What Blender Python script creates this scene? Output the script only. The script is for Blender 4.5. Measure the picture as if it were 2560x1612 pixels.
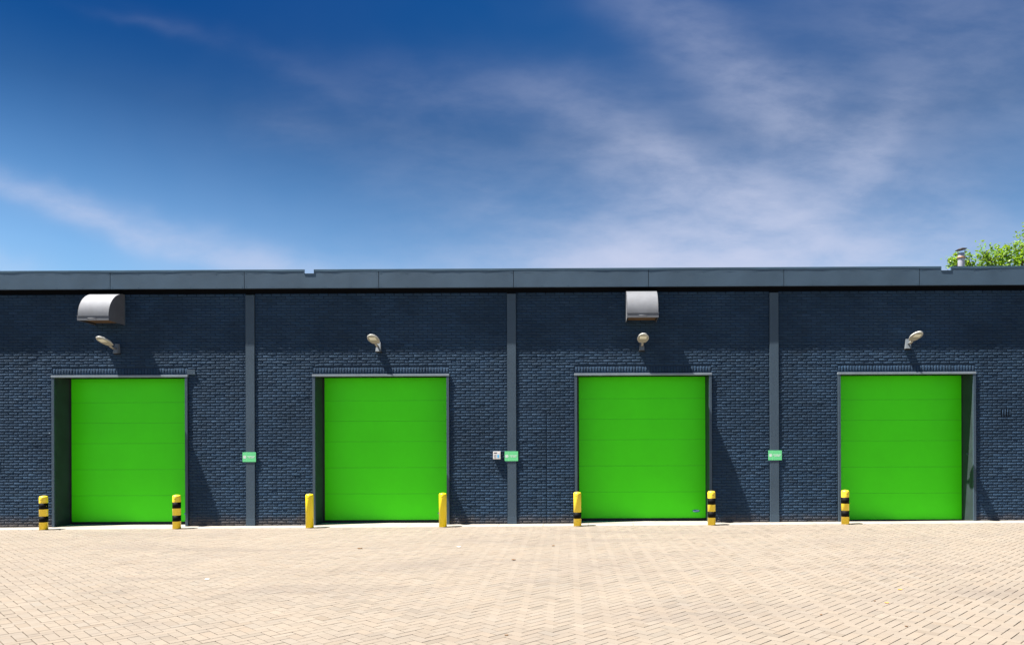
import bpy, bmesh, math, random
from mathutils import Vector, Matrix
random.seed(7)
R = math.radians
scene = bpy.context.scene
for o in list(bpy.data.objects): bpy.data.objects.remove(o)

# ---------------------------------------------------------------- camera
F_PX, W_PX = 1840.0, 2560.0
cam_d = bpy.data.cameras.new("camera"); cam = bpy.data.objects.new("camera", cam_d)
scene.collection.objects.link(cam); scene.camera = cam
cam_d.sensor_fit = 'HORIZONTAL'; cam_d.sensor_width = 36.0
cam_d.lens = F_PX / W_PX * 36.0
cam_d.shift_x = -0.06983; cam_d.shift_y = 0.11877
cam_d.clip_start = 0.1; cam_d.clip_end = 3000
psi, rho = R(.35), R(.2)
fw = Vector((-math.sin(psi), math.cos(psi), 0)); rt = Vector((math.cos(psi), math.sin(psi), 0)); up = Vector((0, 0, 1))
r2 = math.cos(rho)*rt - math.sin(rho)*up; u2 = math.cos(rho)*up + math.sin(rho)*rt
m = Matrix((r2, u2, -fw)).transposed().to_4x4(); m.translation = Vector((0, 0, 1.82))
cam.matrix_world = m

# ---------------------------------------------------------------- light
K = 8.1                                   # metres a shadow drops per metre of overhang
SUN = Vector((-.47*K, -1, K)).normalized() # towards the sun
sun_el = math.asin(SUN.z); sun_az = math.atan2(SUN.x, SUN.y)
sd = bpy.data.lights.new("sun", 'SUN'); sd.energy = 5.0; sd.angle = R(.5); sd.color = (1, .95, .87)
sun = bpy.data.objects.new("sun", sd); scene.collection.objects.link(sun)
sun.rotation_euler = SUN.to_track_quat('Z', 'Y').to_euler()
sun.location = (-20, -5, 40)
scene.view_settings.view_transform = 'Standard'; scene.view_settings.look = 'None'
scene.view_settings.gamma = 1; scene.view_settings.use_curve_mapping = False
scene.view_settings.exposure = 1.67

class NT:
    """small node-graph helper"""
    def __init__(s, tree): s.t = tree; s.n = tree.nodes; s.l = tree.links
    def new(s, kind, **kw):
        n = s.n.new(kind)
        for k, v in kw.items(): setattr(n, k, v)
        return n
    def put(s, sock, v):
        if hasattr(v, 'is_output'): s.l.new(v, sock)
        elif v is not None:
            sock.default_value = v
    def math(s, op, a, b=None, c=None, clamp=False):
        n = s.new('ShaderNodeMath', operation=op, use_clamp=clamp)
        s.put(n.inputs[0], a)
        if b is not None: s.put(n.inputs[1], b)
        if c is not None: s.put(n.inputs[2], c)
        return n.outputs[0]
    def mix(s, f, a, b, kind='MIX'):
        n = s.new('ShaderNodeMix', data_type='RGBA', blend_type=kind)
        s.put(n.inputs[0], f); s.put(n.inputs[6], a); s.put(n.inputs[7], b)
        return n.outputs[2]
    def noise(s, vec, scale, detail=3, rough=.5, dist=0, out=0):
        n = s.new('ShaderNodeTexNoise'); s.put(n.inputs['Vector'], vec)
        n.inputs['Scale'].default_value = scale; n.inputs['Detail'].default_value = detail
        n.inputs['Roughness'].default_value = rough; n.inputs['Distortion'].default_value = dist
        return n.outputs[out]
    def ramp(s, v, lo, hi, a=0., b=1.):
        n = s.new('ShaderNodeMapRange', interpolation_type='SMOOTHSTEP'); s.put(n.inputs[0], v)
        for i, x in zip((1, 2, 3, 4), (lo, hi, a, b)): s.put(n.inputs[i], x)
        return n.outputs[0]

# ---------------------------------------------------------------- sky
world = bpy.data.worlds.new("World"); scene.world = world; world.use_nodes = True
W = NT(world.node_tree); W.n.clear()
sky = W.new('ShaderNodeTexSky', sky_type='NISHITA'); sky.sun_disc = False
sky.sun_elevation = sun_el; sky.sun_rotation = sun_az
sky.air_density = 1.0; sky.dust_density = .35; sky.ozone_density = 2.2; sky.altitude = 50
tc = W.new('ShaderNodeTexCoord')
sep = W.new('ShaderNodeSeparateXYZ'); W.l.new(tc.outputs['Generated'], sep.inputs[0])
yy = W.math('MAXIMUM', sep.outputs[1], .12)
u = W.math('DIVIDE', sep.outputs[0], yy); v = W.math('DIVIDE', sep.outputs[2], yy)
comb = W.new('ShaderNodeCombineXYZ'); W.put(comb.inputs[0], u); W.put(comb.inputs[1], v)
uv = comb.outputs[0]
wn = W.noise(uv, 2.6, 4, .6, out=1)
ws = W.new('ShaderNodeSeparateXYZ'); W.l.new(wn, ws.inputs[0])
wn2 = W.noise(uv, 8.0, 3, .5, out=1)
ws2 = W.new('ShaderNodeSeparateXYZ'); W.l.new(wn2, ws2.inputs[0])
uw = W.math('ADD', u, W.math('MULTIPLY', W.math('SUBTRACT', ws.outputs[0], .5), .16))
uw = W.math('ADD', uw, W.math('MULTIPLY', W.math('SUBTRACT', ws2.outputs[0], .5), .06))
vw = W.math('ADD', v, W.math('MULTIPLY', W.math('SUBTRACT', ws.outputs[1], .5), .10))
vw = W.math('ADD', vw, W.math('MULTIPLY', W.math('SUBTRACT', ws2.outputs[1], .5), .03))
# cirrus banks: azimuth, height (as tangents), length, width, tilt, strength
CIRRUS = [(-.70, .325, .24, .017, -18, .42), (-.46, .262, .25, .022, -15, .55), (-.80, .235, .17, .024, -22, .32), (-.30, .205, .20, .02, -8, .35),
          (.04, .245, .16, .045, 10, .60), (.10, .25, .20, .05, -4, .30), (.18, .350, .18, .040, -22, .50), (.24, .265, .18, .07, -28, .66), (.42, .28, .16, .10, -50, .30),
          (.38, .38, .09, .040, 62, .25), (.30, .44, .12, .05, -40, .26), (-.04, .475, .26, .04, -3, .13), (.22, .47, .16, .05, -50, .20), (.10, .59, .12, .045, -42, .13),
          (-.41, .425, .045, .025, -10, .09), (-.60, .568, .07, .009, -14, .05), (-.42, .50, .24, .016, -24, .025), (-.16, .325, .14, .03, -14, .10),
          (.5, .52, .22, .20, -40, .18), (-.05, .36, .34, .08, -10, .12), (.30, .24, .50, .06, 0, .36), (.10, .23, .30, .035, 0, .38)]
tot = None
for cu, cv, a, b, ang, st in CIRRUS:
    ca, sa = math.cos(R(ang)), math.sin(R(ang))
    du = W.math('SUBTRACT', uw, cu); dv = W.math('SUBTRACT', vw, cv)
    p = W.math('ADD', W.math('MULTIPLY', du, ca/a), W.math('MULTIPLY', dv, sa/a))
    q = W.math('ADD', W.math('MULTIPLY', du, -sa/b), W.math('MULTIPLY', dv, ca/b))
    r = W.math('ADD', W.math('MULTIPLY', p, p), W.math('MULTIPLY', q, q))
    g = W.math('MULTIPLY', W.math('EXPONENT', W.math('MULTIPLY', r, -1.0)), st)
    tot = g if tot is None else W.math('ADD', tot, g)
rotm = W.new('ShaderNodeMapping'); W.put(rotm.inputs[0], uv)
rotm.inputs['Rotation'].default_value = (0, 0, R(28)); rotm.inputs['Scale'].default_value = (1.0, 2.6, 1)
wisp = W.noise(rotm.outputs[0], 6.0, 9, .62, .12)
fine = W.ramp(wisp, .28, .74, .5, 1.4)
broad = W.noise(uv, 1.7, 4, .55, .3)
pol = W.math('MULTIPLY', W.ramp(sep.outputs[0], -.55, .15, 1., 0.), W.ramp(sep.outputs[2], .24, .46))   # darkest part of the sky, away to the upper left
base_veil = W.math('MULTIPLY', W.ramp(broad, .35, .75), .09)
fac = W.math('MULTIPLY', tot, fine)
fac = W.math('ADD', fac, W.math('MULTIPLY', base_veil, W.math('SUBTRACT', 1.0, pol)))
fac = W.math('MULTIPLY', fac, .78)
fac = W.math('SUBTRACT', 1.0, W.math('EXPONENT', W.math('MULTIPLY', fac, -1.15)))
fac = W.math('MULTIPLY', fac, W.ramp(sep.outputs[1], .0, .3))
hs = W.new('ShaderNodeHueSaturation'); hs.inputs['Saturation'].default_value = 1.12
gm = W.new('ShaderNodeGamma'); gm.inputs[1].default_value = 1.4
W.l.new(sky.outputs[0], gm.inputs[0])
hs.inputs['Value'].default_value = .56
W.l.new(gm.outputs[0], hs.inputs['Color'])
cr_ = W.new('ShaderNodeValToRGB'); W.l.new(sep.outputs[2], cr_.inputs[0])
el = cr_.color_ramp.elements
el[0].position = .22; el[0].color = (1.0, .93, .82, 1); el[1].position = 1.0; el[1].color = (.12, .30, .45, 1)
for p_, c_ in ((.30, (.68, .74, .69, 1)), (.38, (.40, .55, .56, 1)), (.51, (.14, .49, .61, 1))):
    e_ = el.new(p_); e_.color = c_
skyc = W.mix(1.0, hs.outputs[0], cr_.outputs[0], 'MULTIPLY')
skyc = W.mix(pol, skyc, W.mix(1.0, skyc, (.22, .52, .68, 1), 'MULTIPLY'))
col = W.mix(fac, skyc, (4.0, 4.25, 5.4, 1))
bg = W.new('ShaderNodeBackground'); bg.inputs['Strength'].default_value = .05
W.put(bg.inputs[0], col)
wo = W.new('ShaderNodeOutputWorld'); W.l.new(bg.outputs[0], wo.inputs[0])

# ---------------------------------------------------------------- materials
def mat(name, color, rough=.6, metal=0, spec=.5, vary=0, vscale=4, bump=0, bscale=60, bdist=.01, attr=None, dirt=None, extra=None):
    m = bpy.data.materials.new(name); m.use_nodes = True
    T = NT(m.node_tree); b = T.n['Principled BSDF']
    b.inputs['Roughness'].default_value = rough; b.inputs['Metallic'].default_value = metal
    b.inputs['Specular IOR Level'].default_value = spec
    g = T.new('ShaderNodeNewGeometry'); pos = g.outputs['Position']
    c = (*color, 1)
    if vary:
        n = T.ramp(T.noise(pos, vscale, 5, .6), .3, .7, 1-vary, 1+vary)
        cc = T.new('ShaderNodeCombineColor')
        for i in range(3): T.put(cc.inputs[i], n)
        c = T.mix(1.0, c, cc.outputs[0], 'MULTIPLY')
    if attr:
        at = T.new('ShaderNodeAttribute', attribute_name=attr)
        c = T.mix(1.0, c, at.outputs['Color'], 'MULTIPLY')
    if dirt:   # (colour, noise scale, lo, hi, amount)
        d = T.math('MULTIPLY', T.ramp(T.noise(pos, dirt[1], 6, .65, .3), dirt[2], dirt[3]), dirt[4])
        c = T.mix(d, c, (*dirt[0], 1))
    if extra: c = extra(T, pos, c)
    T.put(b.inputs['Base Color'], c)
    if bump:
        bn = T.new('ShaderNodeBump'); bn.inputs['Strength'].default_value = bump; bn.inputs['Distance'].default_value = bdist
        T.put(bn.inputs['Height'], T.noise(pos, bscale, 4, .6)); T.l.new(bn.outputs[0], b.inputs['Normal'])
    return m

def paver_extra(T, pos, c):
    mp = T.new('ShaderNodeMapping'); T.l.new(pos, mp.inputs[0]); mp.inputs['Scale'].default_value = (.22, .9, 1); mp.inputs['Rotation'].default_value = (0, 0, R(6))
    n = T.noise(mp.outputs[0], 1.0, 6, .62, .4)
    c = T.mix(T.math('MULTIPLY', T.ramp(n,   .48, .74), .42), c, (.140, .120, .108, 1))
    # oil drips
    n2 = T.ramp(T.noise(pos, 2.3, 5, .7), .70, .78)
    return T.mix(T.math('MULTIPLY', n2, .4), c, (.12, .10, .09, 1))
def brick_extra(T, pos, c):
    sp = T.new('ShaderNodeSeparateXYZ'); T.l.new(pos, sp.inputs[0])
    # splash dirt along the foot of the wall, broken up by noise
    hgt = T.math('ADD', sp.outputs[2], T.math('MULTIPLY', T.math('SUBTRACT', T.noise(pos, 3.5, 5, .7), .5), .35))
    f = T.math('MULTIPLY', T.ramp(hgt, .30, .0), .75)
    c = T.mix(f, c, (.12, .095, .075, 1))
    # rare paint chips
    ch = T.ramp(T.noise(pos, 16, 3, .7), .745, .77)
    return T.mix(T.math('MULTIPLY', ch, .5), c, (.25, .27, .30, 1))

M = {}
M['brick'] = mat('painted_brick', (.033, .066, .117), .7, spec=.12, vary=.2, vscale=.8, bump=1.0, bscale=55, bdist=.045, attr='tone', extra=brick_extra)
M['mortar'] = mat('painted_mortar', (.017, .034, .060), .8, spec=.2)
M['steel'] = mat('blue_grey_steel', (.052, .080, .112), .5, spec=.3, vary=.05, vscale=2, bump=.5, bscale=90)
M['fascia'] = mat('fascia_sheet', (.056, .092, .134), .45, spec=.5, vary=.10, vscale=1.3, bump=.25, bscale=2.2, dirt=((.07, .10, .13), 9, .5, .85, .5))
M['cap'] = mat('roof_cap_sheet', (.055, .10, .145), .4, spec=.5, vary=.06, bump=.1, bscale=3)
M['trim'] = mat('lintel_flashing_sunlit', (.21, .25, .29), .4, spec=.5, vary=.08, vscale=5)  # flashing over the doors, the sun it catches put into a lighter grey
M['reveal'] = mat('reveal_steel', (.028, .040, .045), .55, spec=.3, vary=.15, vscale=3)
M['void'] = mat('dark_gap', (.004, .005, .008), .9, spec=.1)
M['green'] = mat('green_door_paint', (.075, .86, .006), .42, spec=.2, vary=.03, vscale=1.2, bump=.05, bscale=20)
M['groove'] = mat('door_groove', (.045, .56, .005), .6)
M['rubber'] = mat('black_rubber', (.012, .012, .013), .7)
M['yellow'] = mat('yellow_paint', (.97, .68, .04), .4, spec=.5, vary=.05, vscale=6, dirt=((.30, .20, .04), 14, .62, .8, .6))
M['yellow_new'] = mat('clean_yellow_paint', (.97, .72, .01), .4, spec=.5, vary=.03, vscale=6, dirt=((.35, .24, .02), 11, .70, .85, .4))
M['blackband'] = mat('black_band', (.004, .004, .004), .65, spec=.1, dirt=((.62, .42, .02), 15, .695, .72, .95))
M['soil'] = mat('rust_foot', (.22, .15, .05), .9, vary=.4, vscale=30)
M['alu'] = mat('weathered_aluminium', (.165, .172, .19), .7, metal=.45, spec=.2, vary=.07, vscale=5, bump=.05, bscale=10, dirt=((.17, .16, .16), 7, .5, .8, .4))
M['wood'] = mat('brown_board', (.12, .07, .03), .8, vary=.2, vscale=6)
M['lamp'] = mat('lamp_housing', (.50, .50, .47), .4, spec=.5)
M['lampback'] = mat('lamp_underside', (.36, .335, .27), .5)
M['led'] = mat('led_window', (.92, .88, .74), .25, spec=.6)
M['bracket'] = mat('bracket_paint', (.14, .16, .18), .6)
M['sign'] = mat('sign_green', (.15, .66, .27), .35, spec=.5, vary=.03)
M['signlight'] = mat('sign_light_green', (.30, .82, .42), .35)
M['white'] = mat('white_print', (.85, .88, .87), .4)
M['key'] = mat('keypad_plastic', (.72, .70, .69), .45)
M['keygrey'] = mat('keypad_grey', (.45, .45, .44), .5)
M['blue'] = mat('keypad_blue', (.10, .50, .85), .3)
M['badge'] = mat('badge_blue', (.01, .11, .32), .35)
M['badgeink'] = mat('badge_ink', (.45, .65, .88), .4)
M['concrete'] = mat('pale_concrete', (.30, .275, .24), .85, spec=.2, vary=.10, vscale=3, bump=.3, bscale=40, dirt=((.30, .25, .20), 8, .58, .8, .5))
M['paver'] = mat('concrete_paver', (.216, .184, .151), .9, spec=.1, vary=.04, vscale=.9, bump=.3, bscale=160, attr='tone', dirt=((.16, .138, .124), .7, .50, .72, .3), extra=paver_extra)
M['sand'] = mat('joint_sand', (.06, .043, .028), .95, spec=.1, vary=.3, vscale=1.7)
M['ground'] = mat('ground_low_bounce', (.06, .06, .06), .9, spec=.2, vary=.12, vscale=.6)  # unseen ground beyond the paving, toned dark to cut light bounced onto the wall
M['roof'] = mat('roof_felt', (.10, .10, .10), .9, vary=.2)
M['flue'] = mat('flue_metal', (.36, .36, .42), .6, metal=.1, dirt=((.30, .18, .10), 6, .55, .8, .5))
M['fluecap'] = mat('flue_cap', (.03, .025, .03), .6)
M['rust'] = mat('rust_band', (.30, .17, .08), .7)
M['bark'] = mat('bark', (.14, .10, .07), .9, vary=.3, vscale=12)
M['dryleaf'] = mat('dry_leaf', (.16, .08, .03), .8)
M['orangeleaf'] = mat('orange_leaf', (.75, .30, .06), .7)
M['paleleaf'] = mat('pale_litter', (.85, .85, .80), .7)
lm = bpy.data.materials.new('leaf'); lm.use_nodes = True; T = NT(lm.node_tree); b = T.n['Principled BSDF']
at = T.new('ShaderNodeAttribute', attribute_name='tone')
lc = T.mix(1, (.13, .25, .025, 1), at.outputs['Color'], 'MULTIPLY'); T.put(b.inputs['Base Color'], lc)
b.inputs['Roughness'].default_value = .38
tr = T.new('ShaderNodeBsdfTranslucent'); T.put(tr.inputs[0], T.mix(1, (.25, .42, .025, 1), at.outputs['Color'], 'MULTIPLY'))
ms = T.new('ShaderNodeMixShader'); ms.inputs[0].default_value = .42
T.l.new(b.outputs[0], ms.inputs[1]); T.l.new(tr.outputs[0], ms.inputs[2]); T.l.new(ms.outputs[0], T.n['Material Output'].inputs[0])
M['leaf'] = lm

# ---------------------------------------------------------------- mesh helpers
class MB:
    def __init__(s): s.v = []; s.f = []; s.mi = []; s.tone = []; s.sm = []; s.mats = []
    def slot(s, m):
        if m not in s.mats: s.mats.append(m)
        return s.mats.index(m)
    def add(s, vs, fs, m, tone=None, smooth=False):
        k = len(s.v); i = s.slot(m); s.v += [tuple(p) for p in vs]
        for f in fs: s.f.append([k+j for j in f]); s.mi.append(i); s.sm.append(smooth)
        s.tone += [tone or (1, 1, 1)]*len(vs)
    def box(s, x0, x1, y0, y1, z0, z1, m, bevel=0, tone=None):
        if bevel:
            bm = bmesh.new(); bmesh.ops.create_cube(bm, size=1)
            for q in bm.verts: q.co = Vector(((x0+x1)/2+q.co.x*(x1-x0), (y0+y1)/2+q.co.y*(y1-y0), (z0+z1)/2+q.co.z*(z1-z0)))
            bmesh.ops.bevel(bm, geom=bm.edges[:], offset=bevel, segments=2, affect='EDGES', profile=.6)
            s.bm(bm, m); return
        vs = [(x, y, z) for x in (x0, x1) for y in (y0, y1) for z in (z0, z1)]
        s.add(vs, [(0, 1, 3, 2), (4, 6, 7, 5), (0, 4, 5, 1), (2, 3, 7, 6), (0, 2, 6, 4), (1, 5, 7, 3)], m, tone)
    def bm(s, bm, m, smooth=False):
        bm.verts.index_update(); s.add([q.co[:] for q in bm.verts], [[q.index for q in f.verts] for f in bm.faces], m, smooth=smooth); bm.free()
    def lathe(s, prof, m, c=(0, 0, 0), n=40, smooth=True, mfun=None):
        vs = []; fs = []
        for r, z in prof:
            for k in range(n): a = 2*math.pi*k/n; vs.append((c[0]+r*math.cos(a), c[1]+r*math.sin(a), c[2]+z))
        for j in range(len(prof)-1):
            for k in range(n): fs.append((j*n+k, j*n+(k+1) % n, (j+1)*n+(k+1) % n, (j+1)*n+k))
        fs.append(tuple(range(n))[::-1]); fs.append(tuple((len(prof)-1)*n+k for k in range(n)))
        s.add(vs, fs, m, smooth=smooth)
    def tube(s, pts, r, m, n=10, r1=None):
        vs = []; fs = []; P = [Vector(p) for p in pts]
        for i, p in enumerate(P):
            d = (P[min(i+1, len(P)-1)]-P[max(i-1, 0)]).normalized()
            a = d.cross(Vector((.13, .21, 1))).normalized()
            if a.length < .1: a = Vector((1, 0, 0))
            bb = d.cross(a); rr = r if r1 is None else r+(r1-r)*i/(len(P)-1)
            for k in range(n): t = 2*math.pi*k/n; vs.append(p+rr*(math.cos(t)*a+math.sin(t)*bb))
        for i in range(len(P)-1):
            for k in range(n): fs.append((i*n+k, i*n+(k+1) % n, (i+1)*n+(k+1) % n, (i+1)*n+k))
        fs.append(tuple(range(n))[::-1]); fs.append(tuple((len(P)-1)*n+k for k in range(n)))
        s.add(vs, fs, m, smooth=True)
    def build(s, name, parent=None, loc=None):
        me = bpy.data.meshes.new(name); me.from_pydata(s.v, [], s.f)
        for m in s.mats: me.materials.append(m)
        me.polygons.foreach_set('material_index', s.mi); me.polygons.foreach_set('use_smooth', s.sm)
        if any(t != (1, 1, 1) for t in s.tone):
            ca = me.color_attributes.new('tone', 'FLOAT_COLOR', 'POINT'); flat = []
            for t in s.tone: flat += [*t, 1]
            ca.data.foreach_set('color', flat)
        me.update()
        o = bpy.data.objects.new(name, me); scene.collection.objects.link(o)
        if parent: o.parent = parent
        if loc: o.location = loc
        return o
def one(name, parent, *a, **k):
    b = MB(); b.box(*a, **k); return b.build(name, parent)
def tag(o, label=None, cat=None, group=None, kind=None):
    for k, v in (('label', label), ('category', cat), ('group', group), ('kind', kind)):
        if v: o[k] = v
    return o
def empty(name, loc=(0, 0, 0)):
    o = bpy.data.objects.new(name, None); o.location = loc; scene.collection.objects.link(o); return o
def copy_tree(o, parent=None):
    c = o.copy(); scene.collection.objects.link(c)
    if parent: c.parent = parent
    for ch in [q for q in bpy.data.objects if q.parent == o and q != c]: copy_tree(ch, c)
    return c

D = 16.58                                   # face of the brick wall
def gz(x): return .0042*(x+7.0)             # the yard climbs gently to the right
XL, XR = -24.0, 22.0

# ---------------------------------------------------------------- ground
g = MB(); S = 1500
g.add([(-S, -S, gz(-S)*0-.12), (S, -S, -.12), (S, S, -.12), (-S, S, -.12)], [(0, 1, 2, 3)], M['ground'])
tag(g.build('ground'), kind='structure')
g = MB()
X0, X1, Y0 = -30, 26, -6
g.add([(X0, Y0, gz(X0)-.009), (X1, Y0, gz(X1)-.009), (X1, D+.2, gz(X1)-.009), (X0, D+.2, gz(X0)-.009),
       (X0, Y0, -.3), (X1, Y0, -.3), (X1, D+.2, -.3), (X0, D+.2, -.3)],
      [(0, 1, 2, 3), (0, 4, 5, 1), (1, 5, 6, 2), (3, 7, 4, 0)], M['sand'])
# every paver a real block, herringbone, turned 46.6 degrees to the wall
pw = .105; rot = R(46.6); cr, sr = math.cos(rot), math.sin(rot)
def paver(i0, i1, j0, j1):
    gap = .0036
    xs = (i0*pw+gap+random.uniform(-.001, .001), i1*pw-gap+random.uniform(-.001, .001))
    ys = (j0*pw+gap+random.uniform(-.001, .001), j1*pw-gap+random.uniform(-.001, .001))
    cx, cy = (xs[0]+xs[1])/2, (ys[0]+ys[1])/2
    wx, wy = cr*cx-sr*cy, sr*cx+cr*cy+8
    if not (-19 < wx < 15 and 2.6 < wy < D-.43): return
    if wx < -1.25*wy-3 or wx > .95*wy+3: return
    dz = random.uniform(-.0012, .0012)
    t = random.gauss(1, .025); w = random.gauss(0, .01)
    if random.random() < .04: t *= .88
    tone = (t+w, t, t-w)
    vs = []
    for ins, dd in ((0, -.008), (0, -.002), (.003, 0)):
        for a, bb in ((0, 0), (1, 0), (1, 1), (0, 1)):
            X = xs[a]+(ins if a == 0 else -ins); Y = ys[bb]+(ins if bb == 0 else -ins)
            px, py = cr*X-sr*Y, sr*X+cr*Y+8
            vs.append((px, py, gz(px)+dd+dz+(random.uniform(-.0007, .0007) if ins else 0)))
    fs = [(8, 9, 10, 11)]
    for k in range(4):
        n = (k+1) % 4; fs += [(k, n, 4+n, 4+k), (4+k, 4+n, 8+n, 8+k)]
    g.add(vs, fs, M['paver'], tone)
N = 200
for i in range(-N, N):
    for j in range(-N, N):
        k = (i-j) % 4
        if k in (0, 3):
            cx, cy = i*pw, j*pw; wx, wy = cr*cx-sr*cy, sr*cx+cr*cy+8
            if -19.3 < wx < 15.3 and 2.3 < wy < D-.2:
                paver(i, i+2, j, j+1) if k == 0 else paver(i, i+1, j, j+2)
tag(g.build('pavement'), kind='structure')
g = MB()
x = -22.0
while x < 20:                                # cast strip along the foot of the wall, in lengths
    L = 1.0; t = random.gauss(1, .04)
    for a, bb, zo in ((x+.003, x+L-.003, .004),):
        yb = D+.02
        g.add([(a, D-.44, gz(a)+zo-.012), (bb, D-.44, gz(bb)+zo-.012), (bb, D-.434, gz(bb)+zo), (a, D-.434, gz(a)+zo), (a, yb, gz(a)+zo+.006), (bb, yb, gz(bb)+zo+.006)],
              [(0, 1, 2, 3), (3, 2, 5, 4)], M['concrete'], (t, t, t))
    x += L
tag(g.build('concrete_strip'), kind='structure')

# ---------------------------------------------------------------- warehouse
wh = empty('warehouse', (-1.7, D, 0))
tag(wh, 'long low warehouse of dark blue painted brick with green roller doors', 'warehouse')
def P(o):                                    # parent to the warehouse, keep world place
    o.parent = wh; o.matrix_parent_inverse = Matrix.Translation(-Vector(wh.location)); return o
DOORX = [-12.12, -6.21, -.30, 5.615]; DW = 3.085; DT = 3.41
PIL = [-13.53, -7.62, -1.715, 4.19, 10.1]; PWD = .2
BAY = 5.91

# bricks, each one a worn block
bk = MB(); CH, BL = .0633, .2135
holes = [(x, x+DW, -1, DT+.012) for x in DOORX]
def brick(x0, x1, z0, z1, rough=1.):
    j = .0045
    x0 += j; x1 -= j; z0 += j; z1 -= j
    if x1-x0 < .018 or z1-z0 < .012: return
    t = random.gauss(1, .065); h = random.gauss(0, .03)
    tone = (max(.6, t+h), max(.6, t), max(.6, t-h*.6))
    py = random.gauss(0, .0012)
    rings = ((0, .013), (.004, .005), (.013, 0))
    jit = [(random.uniform(-.0022, .0022)*rough, random.uniform(-.0025, .0025)*rough, random.gauss(0, .0013)*rough) for _ in range(4)]
    vs = []
    for ins, dy in rings:
        for k, (a, bb) in enumerate(((0, 0), (1, 0), (1, 1), (0, 1))):
            X = (x0+ins) if a == 0 else (x1-ins); Z = (z0+ins) if bb == 0 else (z1-ins)
            vs.append((X+jit[k][0], D+dy+(py+jit[k][2] if dy < .012 else 0), Z+jit[k][1]))
    fs = [(8, 9, 10, 11)]
    for k in range(4):
        n = (k+1) % 4; fs += [(k, n, 4+n, 4+k), (4+k, 4+n, 8+n, 8+k)]
    bk.add(vs, fs, M['brick'], tone, smooth=True)
def in_soldier(x, z):
    for dx in DOORX:
        if dx+.01 < x < dx+DW-.01 and DT < z < DT+.168: return True
    return False
VENT = (9.29, 9.51, 2.3945, 2.5845)
zc = -.16+.0633*.35; row = 0
CRACK = -.93
while zc < 5.22:
    off = (BL/2 if row % 2 else 0)+random.uniform(-.006, .006)
    x = XL+off
    while x < XR:
        segs = [(x, x+BL)]
        cuts = [(p-PWD/2, p+PWD/2) for p in PIL]
        for (a, bb, c0, c1) in holes:
            if zc+CH > c0 and zc+CH*.5 < c1: cuts.append((a, bb))
        for dx in DOORX:
            if DT-.01 < zc+CH*.5 < DT+.168: cuts.append((dx+.01, dx+DW-.01))
        if VENT[2] < zc+CH*.5 < VENT[3]: cuts.append((VENT[0], VENT[1]))
        if zc < 2.5: cuts.append((CRACK-.001, CRACK+.001))
        for ca, cb in cuts:
            ns = []
            for s0, s1 in segs:
                if cb <= s0 or ca >= s1: ns.append((s0, s1)); continue
                if s0 < ca: ns.append((s0, ca))
                if s1 > cb: ns.append((cb, s1))
            segs = ns
        for s0, s1 in segs: brick(s0, s1, zc, zc+CH, 1.6 if 3.5 < zc < 3.85 else 1)
        x += BL
    zc += CH; row += 1
for dx in DOORX:                              # soldier course over each door
    n = int((DW-.02)/.0645); st = (DW-.02)/n
    for k in range(n): brick(dx+.01+k*st, dx+.01+(k+1)*st, DT+.012, DT+.163)
for k in range(4):
    st = (VENT[1]-VENT[0])/4; a = VENT[0]+k*st
    brick(a+.007, a+st-.003, VENT[2], VENT[3])
    bk.box(a-.004, a+.009, D+.005, D+.0118, VENT[2]+.006, VENT[3]-.006, M['void'])
# mortar backing between openings
cur = XL
edges = sorted([(x, x+DW) for x in DOORX])
for a, bb in edges+[(XR, XR)]:
    bk.box(cur, a+(.0 if a < XR else 0), D+.012, D+.3, -.4, 5.2, M['mortar']); cur = bb
for a, bb in edges: bk.box(a, bb, D+.012, D+.3, DT+.004, 5.2, M['mortar'])
P(bk.build('brick_wall'))

# pilasters: slim steel posts let into the brick
for px in PIL:
    b = MB(); b.box(px-PWD/2, px+PWD/2, D-.021, D+.02, gz(px)+.16, 5.21, M['steel'], bevel=.003)
    b.box(px-PWD/2-.004, px+PWD/2+.004, D-.024, D+.02, gz(px)-.02, gz(px)+.16, M['steel'], bevel=.003)
    P(b.build('pilaster'))

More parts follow.
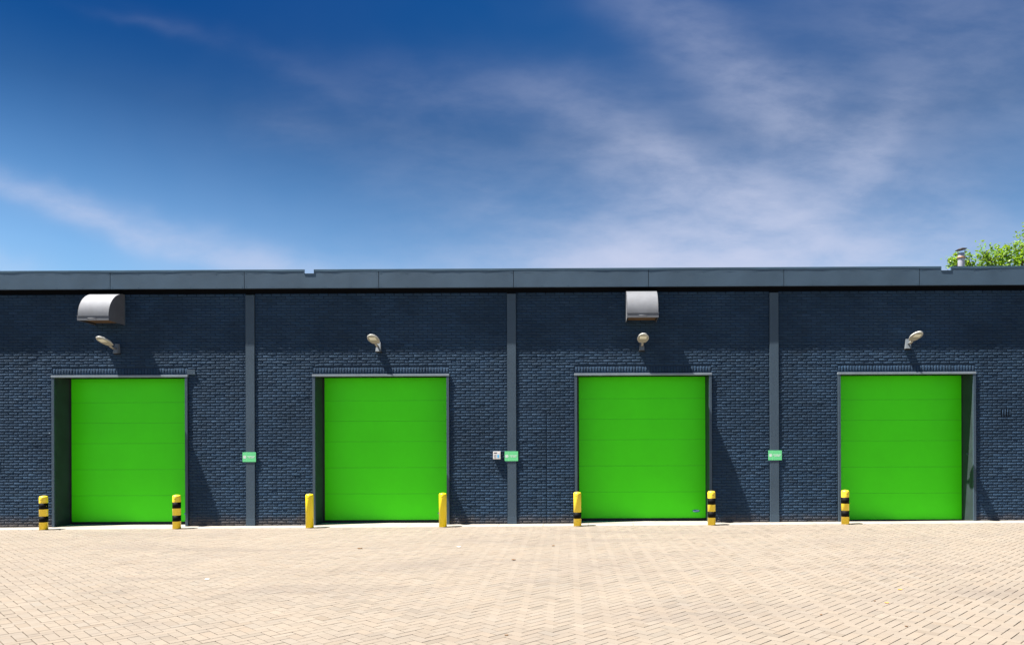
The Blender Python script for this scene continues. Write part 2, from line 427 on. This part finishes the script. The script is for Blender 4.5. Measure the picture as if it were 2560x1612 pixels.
# eaves: dark gap, fascia panels, cap, roof
FY = D-.176; FB, FT, FN = 5.32, 5.70, 5.648
b = MB(); b.box(XL, XR, D+.03, D+.28, 5.2, 5.33, M['void']); b.box(XL, XR, FY+.02, D+.03, FB+.004, FB+.02, M['void'])
P(b.build('soffit'))
NOTCH = [(-6.325, -6.105), (7.86, 8.08)]
seams = [-25.73+3.01*k for k in range(17)]
for a, c in zip(seams[:-1], seams[1:]):
    b = MB(); nx = 24; rows = [FB, FB+.012, FB+.1, FB+.2, FB+.28, FN]
    vs = []; fs = []
    a2, c2 = a+.006, c-.006
    for j, z in enumerate(rows):
        for i in range(nx+1):
            t = i/nx; x = a2+(c2-a2)*t
            wv = .0016*math.sin(t*5*math.pi*2+a)*(z-FB)/.38
            vs.append((x, FY+wv+(.0 if j else .001), z))
    for j in range(len(rows)-1):
        for i in range(nx): k = j*(nx+1)+i; fs.append((k, k+1, k+nx+2, k+nx+1))
    nb = len(vs); vs += [(a2, FY+.02, FB), (c2, FY+.02, FB), (a2, FY+.02, FN), (c2, FY+.02, FN)]
    fs += [(nb, nb+1)+tuple(range(nx, -1, -1)), (nb, 0, (len(rows)-1)*(nx+1), nb+2), (nb+1, nb+3, len(rows)*(nx+1)-1, nx)]
    b.add(vs, fs, M['fascia'], smooth=False)
    pcs = [(a2, c2)]
    for n0, n1 in NOTCH:
        pcs = [q for p0, p1 in pcs for q in ([(p0, p1)] if n1 <= p0 or n0 >= p1 else [(p0, n0), (n1, p1)])]
    for p0, p1 in pcs: b.add([(p0, FY, FN), (p1, FY, FN), (p1, FY, FT), (p0, FY, FT)], [(0, 1, 2, 3)], M['fascia'])
    for k in range(6):
        x = a2+.04+(c2-a2-.08)*k/5
        for z in (FB+.045, FT-.045):
            b.add([(x+.009*math.cos(q*math.pi/4), FY-.003, z+.009*math.sin(q*math.pi/4)) for q in range(8)]+[(x+.009*math.cos(q*math.pi/4), FY+.004, z+.009*math.sin(q*math.pi/4)) for q in range(8)],
                  [tuple(range(8))]+[(q, q+8, (q+1) % 8+8, (q+1) % 8) for q in range(8)], M['cap'])
    P(b.build('fascia_panel'))
b = MB(); b.box(XL, XR, FY+.012, FY+.018, FB+.003, FN-.004, M['void'])
for p0, p1 in ((XL, -6.34), (-6.09, 7.845), (8.095, XR)): b.box(p0, p1, FY+.012, FY+.018, FN-.0035, FT+.03, M['void'])
P(b.build('fascia_backing'))
NOTCH = [(-6.325, -6.105), (7.86, 8.08)]
def capseg(a, c):
    b = MB(); n = max(2, int((c-a)/.12)); vs = []; fs = []
    for i in range(n+1):
        x = a+(c-a)*i/n
        rp = .0020*max(0, math.sin(x*2.09*2.5))**2+.0015*math.sin(x*1.7)
        vs += [(x, FY-.0035-rp, FT-.004), (x, FY-.0045, 5.7405), (x, FY-.002, 5.742), (x, FY+.05, 5.738), (x, FY+.004, FT-.004)]
    for i in range(n):
        k = i*5
        for q in range(3): fs.append((k+q, k+5+q, k+6+q, k+1+q))
        fs.append((k+4, k+9, k+5, k))
    fs += [(0, 1, 2, 4), tuple(n*5+q for q in (4, 2, 1, 0))]
    b.add(vs, fs, M['cap'], smooth=False); P(b.build('roof_cap'))
prev = XL
for a, c in NOTCH+[(XR, XR)]: capseg(prev, a); prev = c
for a, c in NOTCH:                            # overflow spout: folded sheet tray through the cap
    b = MB(); y0 = FY-.009; zb = 5.651
    b.box(a+.004, c-.004, y0, FY+.06, zb-.006, zb, M['cap']); b.box(a-.006, a+.004, y0, FY+.02, zb-.006, 5.738, M['cap']); b.box(c-.004, c+.006, y0, FY+.02, zb-.006, 5.738, M['cap'])
    P(b.build('overflow_spout'))
rf = MB(); rf.box(XL, XR, FY+.03, D+22, 5.40, 5.60, M['roof']); rfo = P(rf.build('roof'))
fx, fy = 10.42, D+4.0
fp = MB(); fp.lathe([(.088, 5.5), (.088, 7.05), (.085, 7.1)], M['flue'], (fx, fy, 0), 24)
fpo = fp.build('flue_pipe', rfo)
fc = MB(); fc.lathe([(.135, 0), (.155, .012), (.06, .05)], M['fluecap'], (0, 0, 0), 24)
fco = fc.build('rain_cap', None, None); fco.parent = rfo; fco.location = (fx, fy, 7.19); fco.rotation_euler = (0, R(-9), 0)
for o in (fco,): pass
fr = MB(); fr.lathe([(.088, 6.95), (.115, 6.96), (.115, 6.985), (.088, 7.0)], M['rust'], (fx, fy, 0), 24)
fr.tube([(fx-.08, fy, 7.08), (fx-.11, fy, 7.18)], .008, M['flue']); fr.tube([(fx+.08, fy, 7.08), (fx+.11, fy, 7.2)], .008, M['flue'])
fr.build('collar', rfo)

# other walls of the building, plain
b = MB(); b.box(XL, XR, D+21.7, D+22, -.4, 5.4, M['mortar']); b.box(XL, XL+.3, D+.3, D+21.7, -.4, 5.4, M['mortar']); b.box(XR-.3, XR, D+.3, D+21.7, -.4, 5.4, M['mortar'])
P(b.build('rear_wall'))

# doors
FWD = .06; RD = .49
def door(i, ox):
    z0 = gz(ox+DW/2); yb = D+RD; zf = z0; z0 = z0 if i < 3 else -.012   # the last doorway falls inwards
    la, lb = ox+.085, ox+DW-.04
    leaf = MB()
    zs = [z0+.07, z0+.07+.61, z0+.07+1.215, z0+.07+1.82, z0+.07+2.295, z0+.07+2.77, 3.40]
    for a, c in zip(zs[:-1], zs[1:]):
        leaf.box(la, lb, yb, yb+.04, a+.0035, c-.0035, M['green'], bevel=.0028)
        mid = (a+c)/2                         # shallow pressed ribs of each section
        leaf.box(la+.002, lb-.002, yb+.004, yb+.036, a-.004, a+.004, M['groove'])
    d = leaf.build('garage_door'); P(d)
    def sub(mb, name): return mb.build(name, d)
    b = MB(); b.box(la, lb, yb+.004, yb+.036, z0-.005, z0+.0695, M['rubber']); sub(b, 'bottom_seal')
    for x0, x1 in ((ox, ox+FWD), (ox+DW-FWD, ox+DW)):
        b = MB(); b.box(x0, x1, D-.03, D+.004, z0-.02, DT-.045, M['steel'], bevel=.003); sub(b, 'frame')
    b = MB()
    b.box(ox-.006, ox+DW+.006, D-.036, D+.05, DT-.045, DT+.004, M['trim'], bevel=.006)
    sub(b, 'lintel_trim')
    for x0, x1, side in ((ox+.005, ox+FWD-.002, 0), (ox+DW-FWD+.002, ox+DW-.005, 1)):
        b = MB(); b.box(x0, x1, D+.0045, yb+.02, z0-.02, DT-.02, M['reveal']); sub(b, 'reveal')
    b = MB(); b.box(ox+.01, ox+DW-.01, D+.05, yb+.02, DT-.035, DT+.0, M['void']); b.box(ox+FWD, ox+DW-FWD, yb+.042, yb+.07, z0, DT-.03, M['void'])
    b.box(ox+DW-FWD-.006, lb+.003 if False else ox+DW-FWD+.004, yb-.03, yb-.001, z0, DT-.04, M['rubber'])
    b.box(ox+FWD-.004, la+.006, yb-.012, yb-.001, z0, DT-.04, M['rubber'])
    sub(b, 'head_recess')
    b = MB(); b.add([(ox, D, zf+.012), (ox+DW, D, zf+.012), (ox+DW, yb+.03, z0+.012), (ox, yb+.03, z0+.012), (ox, D, z0-.1), (ox+DW, D, z0-.1), (ox+DW, yb+.03, z0-.1), (ox, yb+.03, z0-.1)],
          [(0, 1, 2, 3), (0, 4, 5, 1), (1, 5, 6, 2), (3, 2, 6, 7), (0, 3, 7, 4)], M['concrete']); sub(b, 'threshold')
    if i < 3:                                  # maker's oval plate low on the leaf
        b = MB(); cx, cz = ox+2.80, .27 if i == 2 else .235; n = 28
        for s, yy_, mm in ((1, .004, 'badge'),):
            vs = [(cx+.086*math.cos(2*math.pi*k/n), yb-yy_, cz+.030*math.sin(2*math.pi*k/n)) for k in range(n)]
            vs += [(p[0], yb, p[2]) for p in vs]
            b.add(vs, [tuple(range(n))]+[(k, k+n, (k+1) % n+n, (k+1) % n) for k in range(n)], M[mm])
        pts = [(-.058, -.006, .02), (-.034, -.008, .024), (-.010, -.001, .02), (.012, .003, .022), (.036, .002, .02), (.054, .004, .016)]
        for q, (dx, dz, hh) in enumerate(pts):
            b.box(cx+dx-.009, cx+dx+.009, yb-.0055, yb-.0042, cz+dz-hh/2, cz+dz+hh/2, M['badgeink'])
        sub(b, 'badge')
    if i == 3:
        b = MB(); xx = ox+DW-FWD+.002
        b.box(xx-.014, xx+.002, D+.20, D+.27, 1.55, 1.59, M['steel'], bevel=.006)
        sub(b, 'door_stop')
    return d
for i, ox in enumerate(DOORX): door(i, ox)
# all door children were built in world space while the leaf carries the parent offset
bpy.context.view_layer.update()
for o in bpy.data.objects:
    if o.parent and o.parent.name.startswith('garage_door'): o.matrix_parent_inverse = Matrix.Identity(4)

# broken brick edges and a small blanking plate
b = MB(); b.box(-9.055, -8.87, D-.012, D+.02, 3.445, 3.53, M['steel'], bevel=.003); b.box(-9.055, -8.85, D-.03, D+.02, 3.425, 3.443, M['steel'], bevel=.003); P(b.build('blanking_plate'))

# ---------------------------------------------------------------- vent hoods
def hood(x0, x1, name='vent_hood'):
    root = empty(name, ((x0+x1)/2, D, 4.56))
    w = (x1-x0)/2; dp = .565; ht = .675; lip = .105
    n = 18; arc = [(-dp*math.sin(a), lip+(ht-lip)*math.cos(a)) for a in [math.pi/2*k/n for k in range(n+1)]]  # (y,z) from wall top to front
    b = MB(); vs = []; fs = []
    for y, z in arc: vs += [(-w, y, z), (w, y, z)]
    for k in range(n): fs.append((2*k, 2*k+2, 2*k+3, 2*k+1))
    b.add(vs, fs, M['alu'], smooth=True)
    k0 = len(arc)
    sh = b.build('shell', root)
    for s in (-1, 1):
        b = MB(); vs = [(s*w, y, z) for y, z in arc]+[(s*w, -dp, 0), (s*w, 0, -.015)]
        vs += [(s*(w-.006), y, z) for _, y, z in vs]
        m_ = len(arc)+2; fs = [tuple(range(m_)), tuple(range(2*m_-1, m_-1, -1))]+[(k, (k+1) % m_, (k+1) % m_+m_, k+m_) for k in range(m_)]
        b.add(vs, fs, M['alu']); b.build('side_panel', root)
        b = MB(); b.box(s*w-.008+.008*s, s*w+.008+.008*s, -.006, -.001, -.02, ht*.9, M['steel']); b.build('wall_flange', root)
    b = MB(); b.box(-w-.006, w+.006, -dp-.006, -dp+.002, -.002, lip, M['alu'], bevel=.002); b.box(-w-.006, w+.006, -dp-.012, -dp-.0062, lip-.012, lip+.002, M['alu'])
    lp = b.build('front_lip', root)
    b = MB(); b.box(-w+.03, w-.03, -dp+.03, -.03, .03, .04, M['wood']); b.box(-w+.012, -w+.03, -dp+.012, -.01, .004, .03, M['rubber']); b.box(w-.03, w-.012, -dp+.012, -.01, .004, .03, M['rubber'])
    b.build('inner_board', root)
    b = MB(); b.tube([(-.085, -dp-.01, .012), (-.085, -dp-.045, .016), (-.085, -dp-.05, .045), (.085, -dp-.05, .045), (.085, -dp-.045, .016), (.085, -dp-.01, .012)], .006, M['alu'], 8)
    b.build('handle', root)
    return root
h1 = hood(-11.144, -10.463)
tag(h1, 'curved grey metal vent hood above the leftmost green door, its shaded end showing', 'vent hood', 'vent hoods high on the wall')
h2 = copy_tree(h1); h2.location = ((.868+1.535)/2, D, 4.57)
tag(h2, 'pale curved metal vent hood seen head-on above the third green door', 'vent hood', 'vent hoods high on the wall')

# ---------------------------------------------------------------- wall lamps
def lamp():
    root = empty('wall_lamp', (0, D, 0))
    b = MB()                                   # tapered wall box: deeper at the foot
    vs = [(-.058, -.10, 0), (.058, -.10, 0), (.058, 0, 0), (-.058, 0, 0), (-.040, -.045, .215), (.040, -.045, .215), (.040, 0, .215), (-.040, 0, .215)]
    b.add(vs, [(3, 2, 1, 0), (4, 5, 6, 7), (0, 1, 5, 4), (1, 2, 6, 5), (3, 0, 4, 7), (2, 3, 7, 6)], M['bracket'])
    b.box(-.068, .068, -.05, -.001, -.022, -.0005, M['rubber'])
    b.build('bracket', root)
    b = MB(); b.tube([(0, -.06, .10), (0, -.13, .115), (0, -.22, .135)], .021, M['bracket'], 12)
    b.build('arm', root)
    # head: rounded shield, tilted up; L along -y
    hb = MB(); n = 40; out = []
    for k in range(n):                         # egg outline, flattened at the arm end
        a = 2*math.pi*k/n; c, s = math.cos(a), math.sin(a)
        ly = .23*s; lx = .128*c*(1-.18*max(0, -s)); 
        if s < -.78: ly = -.78*.23
        out.append((lx, ly))
    tilt = R(19); cy, cz = -.40, .20
    def pt(x, l, hgt):                          # l>0 outwards
        return (x, cy-l*math.cos(tilt)+hgt*math.sin(tilt)*0, cz+l*math.sin(tilt)+hgt)
    rings = [(.90, 0), (1.0, .008), (1.0, .022), (.86, .045), (.5, .060), (.15, .064)]
    vs = []; fs = []
    for sc, hg in rings: vs += [pt(x*sc, l*sc, hg) for x, l in out]
    for j in range(len(rings)-1):
        for k in range(n): fs.append((j*n+k, j*n+(k+1) % n, (j+1)*n+(k+1) % n, (j+1)*n+k))
    fs.append(tuple((len(rings)-1)*n+k for k in range(n)))
    hb.add(vs, fs, M['lamp'], smooth=True)
    hb.add([pt(x*.90, l*.90, 0) for x, l in out], [tuple(range(n))[::-1]], M['lampback'])
    hd = hb.build('lamp_head', root)
    b = MB(); vs = [pt(x, l, hg) for hg in (-.004, -.0005) for x, l in ((-.072, .02), (.072, .02), (.072, .14), (-.072, .14))]
    b.add(vs, [(0, 1, 2, 3), (0, 4, 5, 1), (1, 5, 6, 2), (2, 6, 7, 3), (3, 7, 4, 0)], M['led']); b.build('led_window', hd)
    b = MB(); b.tube([pt(0, -.26, -.012), pt(0, -.15, -.006)], .026, M['lampback'], 12); b.build('knuckle', root)
    return root
lamp_data = [(-10.62, 3.905, 'small wall lamp under the vent hood at far left, turned half in shadow', -5),
             (-4.704, 3.92, 'pale wall lamp alone over the second green door from the left', -1),
             (1.215, 3.92, 'pale wall lamp directly below the head-on vent hood', 0),
             (7.17, 3.935, 'pale wall lamp over the rightmost green door', 3)]
l0 = lamp()
for i, (x, z, lab, rz) in enumerate(lamp_data):
    o = l0 if i == 0 else copy_tree(l0)
    o.location = (x, D, z); o.rotation_euler = (0, 0, R(rz)); tag(o, lab, 'wall lamp', 'lamps over the doors')

# ---------------------------------------------------------------- signs on the pilasters
def sign():
    root = empty('sign')
    b = MB(); b.box(-.151, .151, -.008, 0, -.109, .109, M['sign'], bevel=.001); b.build('plate', root)
    b = MB(); b.box(-.062, -.056, -.0092, -.0082, -.107, .107, M['signlight']); b.build('divider', root)
    b = MB(); n = 24; cx = -.103               # round emblem: ring, spokes
    for r0, r1 in ((.026, .036), (.0, .014)):
        vs = []
        for k in range(n): a = 2*math.pi*k/n; vs += [(cx+r0*math.cos(a), -.0092, r0*math.sin(a)), (cx+r1*math.cos(a), -.0092, r1*math.sin(a))]
        b.add(vs, [(2*k, 2*k+1, (2*k+3) % (2*n), (2*k+2) % (2*n)) for k in range(n)], M['white'])
    for k in range(6):
        a = math.pi/3*k+.3; p = Vector((math.cos(a), 0, math.sin(a))); q = Vector((-p.z, 0, p.x))*.004
        c = Vector((cx, -.0092, 0)); b.add([c+p*.014-q, c+p*.026-q, c+p*.026+q, c+p*.014+q], [(0, 1, 2, 3)], M['white'])
    b.build('emblem', root)
    b = MB(); rnd = random.Random(3)
    for z, x0, x1 in ((.012, -.038, .128), (-.014, -.016, .106)):   # two lines of small print
        x = x0
        while x < x1:
            w = rnd.uniform(.006, .010)
            b.box(x, x+w*.6, -.0092, -.0082, z-.010, z+.010, M['white'])
            if rnd.random() < .7: b.box(x+w*.6, x+w, -.0092, -.0082, z+rnd.choice((-.008, 0, .004)), z+rnd.choice((.006, .008)), M['white'])
            x += w+.003
            if rnd.random() < .12: x += .006
    b.build('lettering', root)
    return root
s0 = sign(); sign_data = [(-7.641, 'small green sign on the post between the first and second doors'),
                         (-1.7255, 'small green sign on the post right beside the white keypad'),
                         (4.2, 'small green sign on the post between the third and fourth doors')]
for i, (x, lab) in enumerate(sign_data):
    o = s0 if i == 0 else copy_tree(s0)
    o.location = (x, D-.0215, 1.558); tag(o, lab, 'sign', 'green signs on the posts')
o = copy_tree(s0); o.location = (-13.55, D-.0215, 1.558); tag(o, 'small green sign on the post beyond the left edge', 'sign', 'green signs on the posts')

# keypad
k = empty('keypad', (-2.05, D, 1.579)); tag(k, 'square white keypad box with small blue panel, left of a green sign', 'keypad')
b = MB(); b.box(-.083, .083, -.062, 0, -.086, .086, M['key'], bevel=.006); b.build('housing', k)
b = MB(); b.box(-.060, .0, -.0635, -.0622, .046, .066, M['rubber']); b.build('display', k)
b = MB()
for j in range(6): b.box(-.062, -.012, -.0635, -.0622, .012-j*.014, .018-j*.014, M['keygrey'])
b.build('button', k)
b = MB(); b.box(.012, .052, -.064, -.0622, -.052, .014, M['blue']); b.build('reader', k)

# ---------------------------------------------------------------- bollards
def bollard(kind):
    root = empty('bollard'); r = .084; h = .745
    ym = M['yellow_new'] if kind == 'plain' else M['yellow']
    bands = {'plain': [], 'two': [(.17, .30), (.455, .59)], 'one': [(.17, .305)]}[kind]
    b = MB(); b.lathe([(r, -.02), (r, h-.05), (r*.985, h-.03), (r*.90, h-.012), (r*.70, h-.002), (r*.3, h+.004), (.004, h+.005)], ym, (0, 0, 0), 48); b.build('post', root)
    for a, c in bands:
        b = MB(); b.lathe([(r-.002, a), (r+.0015, a), (r+.0015, c), (r-.002, c)], M['blackband'], (0, 0, 0), 48); b.build('black_band', root)
    b = MB(); b.lathe([(r-.002, -.02), (r+.003, -.02), (r+.003, .012), (r-.002, .016)], M['soil'], (0, 0, 0), 48); b.build('foot', root)
    b = MB()                                  # stamped mark near the top
    for kx in range(5):
        a = math.pi*1.5+(-.28+kx*.10); b.add([((r+.001)*math.cos(a+s), (r+.001)*math.sin(a+s), .655+z) for s, z in ((0, 0), (.06, 0), (.06, .012+.003*(kx % 2)), (0, .012))], [(0, 1, 2, 3)], M['soil'])
    b.build('stamp', root)
    return root
bp = {k: bollard(k) for k in ('two', 'plain', 'one')}
BX = [(-11.99, 'two', 'black banded yellow bollard left of the leftmost door, chipped lower band', 0),
      (-9.05, 'two', 'black banded yellow bollard at the right side of the leftmost door', 6),
      (-6.12, 'plain', 'plain yellow bollard at the left side of the second door', -4),
      (-3.19, 'plain', 'plain yellow bollard at the right side of the second door', 4),
      (-.237, 'one', 'yellow bollard with a single black band, left of the third door', -20),
      (2.70, 'two', 'black banded yellow bollard at the right side of the third door', 14),
      (5.62, 'two', 'black banded yellow bollard left of the rightmost door', 14)]
seen = set()
for x, kind, lab, rz in BX:
    o = bp[kind] if kind not in seen else copy_tree(bp[kind]); seen.add(kind)
    o.location = (x, D-.45, gz(x)); o.rotation_euler = (0, 0, R(rz)); tag(o, lab, 'bollard', 'yellow bollards beside the doors')

# ---------------------------------------------------------------- tree beyond the roof
def tree():
    root = empty('tree', (21.0, 31.0, -.1))
    tag(root, 'bright green leafy tree rising behind the roof at far right', 'tree')
    rnd = random.Random(11)
    tb = MB(); base = Vector((0, 0, 0))
    lobes = []
    for lx, lz, r in [(2640,725,140),(2570,700,95),(2500,690,62),(2540,642,36),(2585,606,34),(2480,662,24),(2457,648,20),(2452,688,36),(2418,652,11),(2426,668,10),(2366,674,12),(2382,652,7),(2372,665,8),(2512,628,16),(2750,640,120),(2700,820,170)]:
        lobes.append(((lx/59.35-45.77, rnd.uniform(-.5, .5), (1110-lz)/59.35+1.92), r/59.35))
    tb.tube([(0, 0, 0), (.05, .02, 1.5), (-.05, 0, 3.2), (.1, .05, 5), (.15, 0, 7.5)], .26, M['bark'], 14, r1=.08)
    for (c, r) in lobes:
        s = Vector((0, 0, rnd.uniform(2.8, 5.5))); e = Vector(c); mpt = (s+e)/2+Vector((rnd.uniform(-.3, .3), rnd.uniform(-.3, .3), -.3))
        tb.tube([s, mpt, e], .09, M['bark'], 8, r1=.015)
        for _ in range(6):
            d = Vector((rnd.gauss(0, 1), rnd.gauss(0, 1), rnd.gauss(0, 1))).normalized()*r*.9
            tb.tube([e*.85+mpt*.15, e+d*.5, e+d], .025, M['bark'], 5, r1=.005)
    tb.build('trunk', root)
    lb = MB()
    for (c, r) in lobes:
        c = Vector(c); ncl = int(60*r**2)+4
        for _ in range(ncl):
            d = Vector((rnd.gauss(0, 1), rnd.gauss(0, 1), rnd.gauss(0, 1))).normalized()
            rr = r*(rnd.random()**.45)*(1+.12*rnd.gauss(0, 1)); cc = c+d*rr
            cs = min(rnd.uniform(.10, .24), r*.6); ct = rnd.uniform(.7, 1.25)
            for _ in range(rnd.randint(9, 20)):
                p = cc+Vector((rnd.gauss(0, cs), rnd.gauss(0, cs), rnd.gauss(0, cs*1.25)))
                L = rnd.uniform(.055, .10); wd = L*.55
                a = Vector((rnd.gauss(0, 1), rnd.gauss(0, 1), rnd.gauss(-.2, .8))).normalized()
                q = a.cross(Vector((rnd.gauss(0, .6), rnd.gauss(0, .6), 1))).normalized(); nn = a.cross(q)
                t = ct*rnd.uniform(.8, 1.2); tone = (t*rnd.uniform(.9, 1.2), t, t*.9)
                lb.add([p-a*L, p-a*L*.2+q*wd+nn*.012, p+a*L, p-a*L*.2-q*wd+nn*.012, p+a*L*.45+q*wd*.6+nn*.01, p+a*L*.45-q*wd*.6+nn*.01],
                       [(0, 1, 4, 2), (0, 2, 5, 3)], M['leaf'], tone)
    lb.build('crown', root)
tree()

# ---------------------------------------------------------------- litter
def leaf(name, x, y, s, m, rz, lab, cat='leaf', curl=.35):
    b = MB(); n = 8; vs = []
    for i in range(n+1):
        t = i/n; w = math.sin(math.pi*t)**.8*.36*(1+.15*math.sin(9*t))
        z = curl*abs(t-.5)**1.5+.03
        vs += [((t-.5), -w, z+.22*w), ((t-.5), 0, z*.8), ((t-.5), w, z+.3*w)]
    fs = []
    for i in range(n): k = i*3; fs += [(k, k+3, k+4, k+1), (k+1, k+4, k+5, k+2)]
    b.add([(p[0]*s, p[1]*s, p[2]*s) for p in vs], fs, M[m], smooth=True)
    o = b.build(name); md = o.modifiers.new('thick', 'SOLIDIFY'); md.thickness = .0015
    o.location = (x, y, gz(x)+.001); o.rotation_euler = (0, 0, R(rz)); tag(o, lab, cat, 'dead leaves on the pavers')
def onground(px, py):                          # where the measured sight line meets the yard
    xx = (px-1458.76)/F_PX; yy_ = -(py-1110.04)/F_PX; d = fw+xx*r2+yy_*u2; t = (1.80)/-d.z
    return d.x*t, d.y*t
for px, py, s, mm, rz, lab in [(899.5, 1370, .12, 'dryleaf', 10, 'dark curled leaf lying in front of the second green door'),
        (1383, 1365, .09, 'dryleaf', 60, 'small brown leaf on the pavers in front of the post beside the keypad'),
        (1284, 1400, .10, 'dryleaf', -20, 'thin dark leaf on the pavers near the middle of the yard'),
        (2217, 1512, .07, 'orangeleaf', 0, 'bright orange curled leaf on the pavers at lower right'),
        (2187, 1507, .04, 'dryleaf', 30, 'tiny brown leaf just left of the bright orange one'),
        (2053, 1541, .05, 'dryleaf', 80, 'brown star-like leaf scrap on the pavers below the bright orange leaf'),
        (2266, 1571, .05, 'dryleaf', 120, 'little brown leaf scrap near the bottom edge at right'),
        (2250, 1479, .08, 'orangeleaf', 15, 'dull reddish leaf on the pavers above the bright orange one'),
        (1266, 1589, .05, 'dryleaf', 5, 'small dark scrap at the bottom edge near the centre'),
        (809, 1306, .09, 'dryleaf', 40, 'curled brown leaf caught in the left corner of the second doorway'),
        (1147, 1367, .10, 'paleleaf', 5, 'pale white scrap on the pavers in front of the second door'),
        (518, 1446, .09, 'paleleaf', 0, 'pale white scrap on the pavers toward the lower left')]:
    x, y = onground(px, py); leaf('dead_leaf' if mm != 'paleleaf' else 'paper_scrap', x, y, s*.75, mm, rz, lab, 'leaf' if mm != 'paleleaf' else 'litter')
